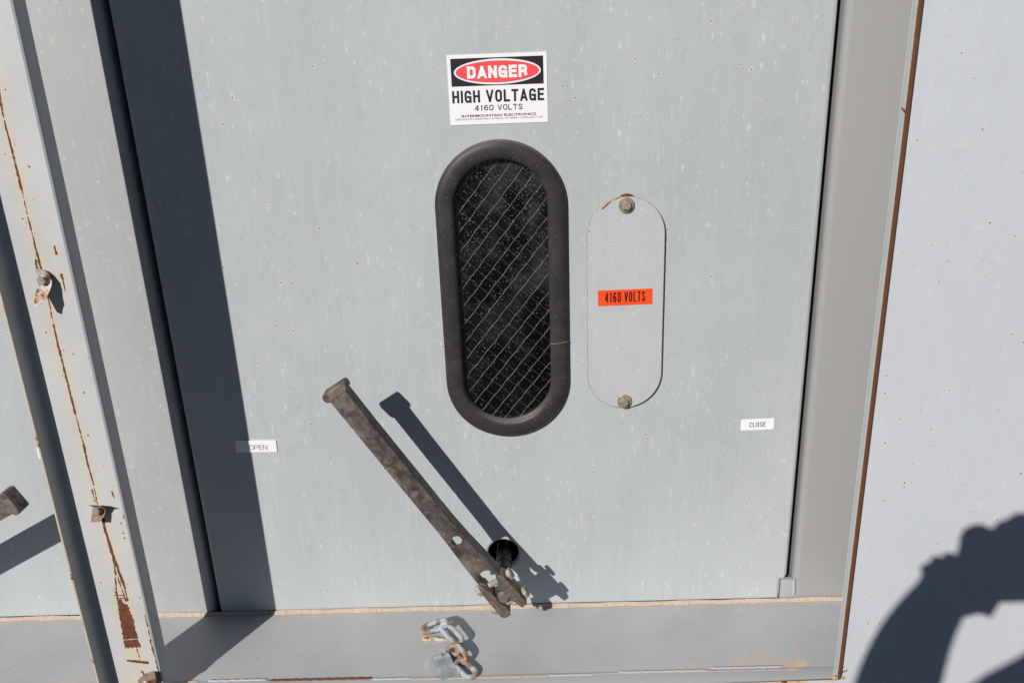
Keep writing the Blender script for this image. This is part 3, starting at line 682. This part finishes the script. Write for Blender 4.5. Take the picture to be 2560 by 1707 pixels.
# ------------------------------------------------------------------ switch handle
def handle(hx, roty, label, detailed=True):
    H = empty('switch_handle', (hx, 0, HZ), label, 'handle', 'operating handles', roty)
    y0 = -.1600
    # lever: channel section, wide at the hub, with two holes in its face
    slot = [(.0022+.0170*math.sin(R(t)), .0575+.0170*math.cos(R(t))) for t in range(-118, 119, 12)]
    outl = [(-.0222, .030), (-.0110, .030), (-.0112, .046)] + slot + [(.0150, .046), (.0150, .030), (.0262, .030), (.0264, .055), (.0232, .10), (.0190, .15), (.0164, .20), (.0152, .45), (.0158, .535), (-.0215, .535), (-.0205, .36), (-.0190, .20), (-.0196, .165), (-.0222, .10)]
    lv = shape('lever', [outl, circ(.0005, .1612, .0105, n=32)[::-1]], y0, .0055, LEVER, H, .0009)
    bm = bmesh.new()
    for side in (0, 1):
        pts = [(.0264, .055), (.0232, .10), (.0190, .15), (.0164, .20), (.0152, .45), (.0158, .535)] if side == 0 else [(-.0222, .048), (-.0222, .10), (-.0196, .165), (-.0190, .20), (-.0205, .36), (-.0215, .535)]
        sg = -1 if side == 0 else 1
        for (xa, za), (xb, zb) in zip(pts, pts[1:]):
            for q in [[(xa, y0+.003, za), (xb, y0+.003, zb), (xb, y0+.031, zb), (xa, y0+.031, za)]]:
                A = [bm.verts.new(p) for p in q]; B = [bm.verts.new((p[0]+sg*.003, p[1], p[2])) for p in q]
                bm.faces.new(A); bm.faces.new(B[::-1])
                for k in range(4): bm.faces.new((A[k], A[(k+1) % 4], B[(k+1) % 4], B[k]))
    obj('side_flange', bm, LEVER, lv)
    # cast tee head, ridge, seam groove and faint round bosses
    shape('head', [[(-.0275, .5345), (-.0300, .5400), (-.0290, .5475), (-.0255, .5510), (.0185, .5510), (.0215, .5475), (.0222, .5410), (.0200, .5355), (.0150, .5335), (-.0225, .5325)]], y0-.0008, .0335, LEVER, H, .0022, 50)
    bm = bmesh.new(); ring_tube(bm, [(-.0178, y0-.0002, .1795), (.0165, y0-.0002, .1802)], .0012, 8); obj('ridge', bm, LEVER, lv, 60)
    bm = bmesh.new(); add_box(bm, -.0215, .0155, y0-.0004, y0+.001, .3672, .3684); obj('joint_line', bm, BLACK, lv)
    for z, r in ((.3237, .0095), (.2123, .0098), (.345, .003)):
        bm = bmesh.new(); ring_tube(bm, [(r*math.cos(2*math.pi*k/28)-.001, y0-.0001, z+r*math.sin(2*math.pi*k/28)) for k in range(28)], .0005, 6, True); obj('casting_ring', bm, LEVER, lv, 60)
    # clamp jaws and cross bolts
    j1 = [(-.0250, .0500), (-.0190, .0525), (-.0130, .0450), (-.0125, .0330), (-.0100, .0300), (-.0085, .0135), (-.0085, -.009), (-.0045, -.0155), (-.0040, -.0330), (-.0080, -.0390), (-.0215, -.0390), (-.0262, -.0330), (-.0275, .030)]
    j2 = [(.0190, .0500), (.0260, .0520), (.0330, .0440), (.0345, .0300), (.0375, -.0270), (.0345, -.0355), (.0215, -.0370), (.0195, -.0300), (.0160, -.0150), (.0130, -.0120), (.0125, .010), (.0150, .028), (.0155, .044)]
    for j in (j1, j2): shape('clamp_jaw', [[(a, b) for a, b in j]], y0-.0062, .034, JAW, H, .0022, 50)
    for z, xa, xb in ((.0342, -.0405, .0405), (-.0195, -.0405, .0420)):
        yb = y0+.0115
        bm = bmesh.new(); cyl(bm, (xa, yb, z), (xb, yb, z), .0060, 20); rod = obj('cross_bolt', bm, BOLTM, H, 60)
        hexbolt('bolt_head', (xb-.0035, yb, z), (1, 0, 0), .0122, .0078, BOLTM, rod)
        hexbolt('nut', (xa+.0125, yb, z), (-1, 0, 0), .0122, .0092, BOLTM, rod)
    # shaft and its round end boss
    bm = bmesh.new(); cyl(bm, (0, .10, 0), (0, -.045, 0), .0165, 32); cyl(bm, (0, -.045, 0), (0, -.075, 0), .0155, 32, .002)
    cyl(bm, (0, -.075, 0), (0, y0+.01, 0), .0118, 28); obj('shaft', bm, BLACK, H, 40)
    bm = bmesh.new(); cyl(bm, (.0018, y0+.016, .0010), (.0018, y0-.0025, .0010), .0112, 30, .0012); ring_tube(bm, [(.0018+.0126*math.cos(2*math.pi*k/30), y0+.0005, .001+.0126*math.sin(2*math.pi*k/30)) for k in range(30)], .0010, 6, True)
    obj('end_boss', bm, metal('worn_grey_boss', (.36, .34, .34), .55, 80, (.2, .16, .13), .5), H, 40)
    bm = bmesh.new(); add_box(bm, -.0075, .0150, y0+.002, y0+.024, -.0135, .0190)
    bmesh.ops.bevel(bm, geom=bm.edges[:], offset=.002, segments=2, affect='EDGES'); obj('clamp_block', bm, LEVER, H, 40)
    bm = bmesh.new(); cyl(bm, (.0145, y0+.006, .058), (.0145, y0+.036, .058), .0050, 16); obj('stop_pin', bm, LEVER, H, 40)
    return H
h1 = handle(HX, R(-32.07), 'long brown cast metal lever handle slanting down to a bolted hub, below the window')
h2 = copy_tree(h1); h2.location = (HX-1.428, 0, HZ-.008); h2.rotation_euler = (0, R(62.6), 0)
h2['label'] = 'tip of a second brown lever handle entering at the left edge of the photo'

# ------------------------------------------------------------------ clips on the post
def clip(loc, rotdeg, outline, curl, mat, label, boltpos, thick=.0022):
    """sheet clip: outline in local XZ; curl(z) gives how far it stands off the post"""
    e = empty('latch_clip', loc, label, 'clip', 'bolted clips on the post', R(rotdeg))
    me = curve_mesh([outline], thick)
    bm = bmesh.new(); bm.from_mesh(me); bpy.data.meshes.remove(me)
    bmesh.ops.triangulate(bm, faces=bm.faces[:])
    for _ in range(3): bmesh.ops.subdivide_edges(bm, edges=[x for x in bm.edges if x.calc_length() > .0045], cuts=1); bmesh.ops.triangulate(bm, faces=bm.faces[:])
    for v in bm.verts: v.co.y -= curl(v.co.x, v.co.z) + .0003
    obj('strap', bm, mat, e, 50)
    hexbolt('bolt', (boltpos[0], -curl(*boltpos)-.0022, boltpos[1]), (0, -1, 0), .0078, .0065, ZINC, e, .0092, .002)
    return e
Z0 = FY - .0020
o1 = [(-.0110, .0175), (-.0041, .0185), (.0019, .0157), (.0087, .0087), (.0135, -.0017), (.0118, -.0112), (.0068, -.0222), (.0044, -.0290), (-.0030, -.0345), (-.0080, -.0395), (-.0140, -.0372), (-.0142, -.0216), (-.0125, -.0087), (-.0115, .0042), (-.0115, .0128)]
clip((-.7775, Z0, .8616), 0, o1, lambda x, z: .0060 + .026*max(0, (-.002-z)/.036)**1.25 + .005*max(0, x/.0135)**2 + .003*max(0, (z-.008)/.01), RUST_CLIP, 'uppermost bent clip with long hooked shadow on the rusty post', (-.0015, .0))
o2 = [(-.0050, .0240), (.0020, .0175), (.0165, .0155), (.0125, .002), (.0060, -.0100), (.0, -.0165), (-.0150, -.0160), (-.0165, -.0070), (-.0100, .0110)]
clip((-.7745, Z0, .4335), 0, o2, lambda x, z: .0055 + .024*max(0, (z-.006)/.018)**1.2 + .012*max(0, (-.004-z)/.012) + .008*max(0, (x-.004)/.012), RUST_CLIP2, 'middle rusted clip with an upturned corner on the post, above the brown rust patch', (-.0035, .0035))
o3 = [(-.026, .004), (-.010, .0185), (.0040, .0240), (.0140, .0270), (.0160, .0120), (.0100, -.003), (.004, -.02), (-.015, -.025), (-.026, -.012)]
clip((-.7545, Z0, .0495), 0, o3, lambda x, z: .0045 + .012*max(0, (x-.002)/.02)**1.3, RUST_CLIP2, 'lowest rusty clip, cut off by the bottom edge at the foot of the post', (-.0100, -.004))

# ------------------------------------------------------------------ chain on the ledge
CH = empty('chain', (-.19, -.13, 0), 'short rusty galvanised chain welded to the ledge, lying in a curve', 'chain')
def chain_link(a, b, roll, wdt=.0098, r=.0054):
    a, b = Vector(a), Vector(b); L = (b-a); d = L.normalized(); s = d.cross(Vector((0, 0, 1))).normalized()
    s = Matrix.Rotation(R(roll), 3, d) @ s; h = L.length/2 - r; c = (a+b)/2; P = []
    for i in range(12): t = -math.pi/2 + math.pi*i/11; P.append(c + d*(h-wdt+wdt*math.cos(t)) + s*wdt*math.sin(t))
    for i in range(12): t = math.pi/2 + math.pi*i/11; P.append(c + d*(-h+wdt+wdt*math.cos(t)) + s*wdt*math.sin(t))
    bm = bmesh.new(); ring_tube(bm, [p - CH.location for p in P], r, 14, True)
    return obj('link', bm, CHAIN_M, CH, 80)
chain_link((-.2495, -.0885, .0125), (-.1885, -.0765, .0235), 12, .0102)
chain_link((-.2060, -.0815, .0250), (-.1575, -.1400, .0165), 40, .0088)
chain_link((-.1915, -.1480, .0090), (-.1560, -.1590, .0190), 24, .0100)
chain_link((-.1690, -.1450, .0150), (-.1450, -.1900, .0140), 72, .0088)
chain_link((-.1670, -.1755, .0078), (-.1265, -.2265, .0064), 6, .0112)
bm = bmesh.new()
P = [(-.2455+.052*i/10+CH.location.x*-1-.0, -.1015-.002*math.sin(i)-CH.location.y-.003*i/10, .0010) for i in range(11)]
ring_tube(bm, P, [.0034+.0014*abs(math.sin(i*1.7)) for i in range(11)], 10); obj('weld_bead', bm, rusty('weld_rust', (.44, .455, .46), .58, 60), CH, 60)

# ------------------------------------------------------------------ small bracket
BR = empty('bracket', (-.196, -.19, 0), 'small shiny folded galvanised bracket with one screw, beside the chain', 'bracket')
A, B = Vector((-.2207, -.1679, 0)), Vector((-.1923, -.1560, 0))      # back edge
prof = [(0, .0010), (.003, .0100), (.008, .0175), (.014, .0205), (.024, .0205), (.029, .0185), (.034, .0140), (.040, .0115), (.049, .0110), (.055, .0095), (.061, .0050), (.066, .0012)]
along = Vector((.0245, -.0560, 0)).normalized(); across = (B-A)
bm = bmesh.new(); th = .0016; rowsT, rowsB = [], []
for s, h in prof:
    o = A + along*s - BR.location; wv = across*(1.02+.25*(s/.068))
    rowsT.append([bm.verts.new(o + wv*k/6 + Vector((0, 0, h+.0012*math.sin(k)))) for k in range(7)])
    rowsB.append([bm.verts.new(o + wv*k/6 + Vector((0, 0, max(.0002, h-th+.0012*math.sin(k))))) for k in range(7)])
for i in range(len(prof)-1):
    for k in range(6):
        bm.faces.new((rowsT[i][k], rowsT[i][k+1], rowsT[i+1][k+1], rowsT[i+1][k])); bm.faces.new((rowsB[i][k], rowsB[i+1][k], rowsB[i+1][k+1], rowsB[i][k+1]))
    for k in (0, 6): bm.faces.new((rowsT[i][k], rowsT[i+1][k], rowsB[i+1][k], rowsB[i][k]))
for i in (0, -1):
    for k in range(6): bm.faces.new((rowsT[i][k], rowsT[i][k+1], rowsB[i][k+1], rowsB[i][k]))
obj('strap', bm, GALV, BR, 50)
hexbolt('screw', Vector((-.1985, -.1760, .0195)) - BR.location, (0, -.15, 1), .0042, .0045, ZINC, BR, .0068, .0016)

# ------------------------------------------------------------------ photographer (out of frame; the shadow on the right panel)
def person():
    V, E, RR = [], [], []
    def nd(p, r, par=None):
        V.append(p); RR.append(r)
        if par is not None: E.append((par, len(V)-1))
        return len(V)-1
    PX, PY, HZ0 = .035, -2.10, 1.405
    pel = nd((PX, PY, .64), (.155, .115)); wa = nd((PX, PY, .84), (.140, .105), pel); chs = nd((PX, PY+.01, 1.06), (.165, .115), wa); shc = nd((PX, PY, 1.205), (.13, .095), chs)
    nk = nd((PX, PY+.02, 1.30), (.058, .058), shc); h0 = nd((PX, PY+.045, HZ0), (.066, .078), nk); h1_ = nd((PX, PY+.045, HZ0+.08), (.076, .093), h0); h2_ = nd((PX, PY+.035, HZ0+.15), (.060, .075), h1_)
    for s in (-1, 1):
        hip = nd((PX+s*.10, PY, .56), (.092, .092), pel); kn = nd((PX+s*.13, PY+.02, .14), (.060, .062), hip); an = nd((PX+s*.14, PY-.02, -.22), (.042, .045), kn)
        nd((PX+s*.16, PY+.14, -.262), (.042, .032), an)
    def q3(u, v, d): return (u-.56*d, -1.6-d, v+.67*d)      # a point met by the sun ray through (u, v), d metres behind the camera
    def arm(sh, el, fm, wr, palms, fingers, k=1.):
        a = nd(sh, (.066, .066), shc); m = nd(tuple((Vector(sh)+Vector(el))/2), (.056*k, .056*k), a); e = nd(el, (.060*k, .060*k), m); f = nd(fm, (.069*k, .069*k), e)
        p = nd(wr, (.068, .060), f)
        for pp, pr in palms: p = nd(pp, (pr, pr*.8), p)
        for F in fingers:
            q = p
            for pt, r in zip(F, (.0160, .0150, .0130)): q = nd(pt, (r, r), q)
    lp = Vector(q3(.014, 1.102, .055))
    arm((PX-.165, PY+.01, 1.162), q3(-.085, .66, .25), q3(-.052, .90, .16), q3(-.030, 1.030, .09), [(tuple(lp), .064), (q3(.056, 1.052, .055), .060)],
        [[tuple(lp+Vector(d)*t) for t in (.5, .8, 1.1)] for d in ((-.034, .030, .020), (-.026, .042, .034), (-.004, .050, .044), (.020, .050, .050))] + [[tuple(Vector(q3(.056, 1.052, .055))+Vector(d)*t) for t in (.5, .8, 1.1)] for d in ((.050, .004, .030),)], 1.16)
    rp = Vector(q3(.125, 1.122, .06))
    arm((PX+.175, PY+.01, 1.18), q3(.42, 1.02, .26), q3(.28, 1.125, .16), q3(.185, 1.150, .10), [(tuple(rp), .058)],
        [[tuple(rp+Vector(d)*t) for t in (.5, .8, 1.1)] for d in ((-.015, .055, .055), (-.018, .062, .035), (-.018, .062, .012), (-.016, .056, -.010))] + [[tuple(rp+Vector(d)*t) for t in (.5, .8, 1.1)] for d in ((-.050, -.01, .030),)], 1.0)
    me = bpy.data.meshes.new('person'); me.from_pydata(V, E, []); o = bpy.data.objects.new('person', me); C.objects.link(o)
    m = o.modifiers.new('skin', 'SKIN'); m.use_smooth_shade = True
    for i, sv in enumerate(me.skin_vertices[0].data): sv.radius = RR[i]; sv.use_root = (i == 0)
    s = o.modifiers.new('sub', 'SUBSURF'); s.levels = 2; s.render_levels = 2
    me2 = depsmesh(o); o.modifiers.clear(); o.data = me2
    mats = [flat('dark_jacket', (.05, .06, .09), .8), flat('work_trousers', (.10, .09, .075), .85), flat('skin', (.50, .30, .22), .5), flat('boot_leather', (.05, .035, .025), .6)]
    for mm in mats: me2.materials.append(mm)
    for p in me2.polygons:
        c = p.center; hand = c.y > -1.70 and c.z > 1.0
        p.material_index = 2 if (hand or c.z > 1.285) else 0 if c.z > .66 or c.y > -1.94 and c.z > .6 else 1 if c.z > -.2 else 3
        p.use_smooth = True
    hb = bmesh.new(); bmesh.ops.create_uvsphere(hb, u_segments=24, v_segments=16, radius=1, matrix=Matrix.LocRotScale(Vector((PX, PY+.025, HZ0+.135)), None, Vector((.085, .105, .075))))
    bmesh.ops.delete(hb, geom=[v for v in hb.verts if v.co.z < HZ0+.12 and v.co.y > PY+.02], context='VERTS'); obj('hair', hb, flat('brown_hair', (.05, .03, .02), .7), o, 60)
    for s in (-1, 1):
        fb = bmesh.new(); bmesh.ops.create_uvsphere(fb, u_segments=10, v_segments=8, radius=.012, matrix=Matrix.Translation((PX+s*.032, PY+.128, HZ0+.08)))
        obj('eye', fb, flat('eye_white', (.7, .7, .7), .3), o, 60)
    nb = bmesh.new(); ring_tube(nb, [(PX, PY+.132, HZ0+.085), (PX, PY+.150, HZ0+.05), (PX, PY+.138, HZ0+.04)], [.008, .014, .009], 8); obj('nose', nb, mats[2], o, 60)
    mb = bmesh.new(); ring_tube(mb, [(PX-.024, PY+.125, HZ0+.012), (PX, PY+.131, HZ0+.010), (PX+.024, PY+.125, HZ0+.012)], .005, 8); obj('mouth', mb, flat('lips', (.4, .16, .14), .5), o, 60)
    for s in (-1, 1):
        eb = bmesh.new(); bmesh.ops.create_uvsphere(eb, u_segments=10, v_segments=8, radius=1, matrix=Matrix.LocRotScale(Vector((PX+s*.078, PY+.035, HZ0+.065)), None, Vector((.010, .018, .030)))); obj('ear', eb, mats[2], o, 60)
    return tag(o, 'photographer in a dark jacket holding up a camera, shadow falling on the right panel', 'person')
person()
CM = empty('handheld_camera', (.090, -1.622, 1.196), 'black camera held up in both hands, casting the bumpy shadow', 'camera')
shape('camera_body', [[(-.045, -.092), (.060, -.092), (.072, -.078), (.072, .036), (-.012, .040), (-.018, .041), (-.024, .046), (-.034, .0485), (-.046, .048), (-.057, .043), (-.065, .034), (-.0675, .022), (-.066, .004), (-.068, -.010), (-.066, -.070)]], -.020, .055, BLACK, CM, .006).location = (0, 0, 0)
shape('viewfinder_hump', [[(-.010, .036), (.062, .038), (.060, .060), (.050, .070), (.028, .071), (.018, .066), (.010, .058), (-.002, .054), (-.009, .047)]], -.018, .05, BLACK, CM, .004)
bm = bmesh.new(); cyl(bm, (-.004, -.02, -.006), (-.004, .030, -.006), .033, 32, .002); obj('lens_barrel', bm, BLACK, CM, 40)
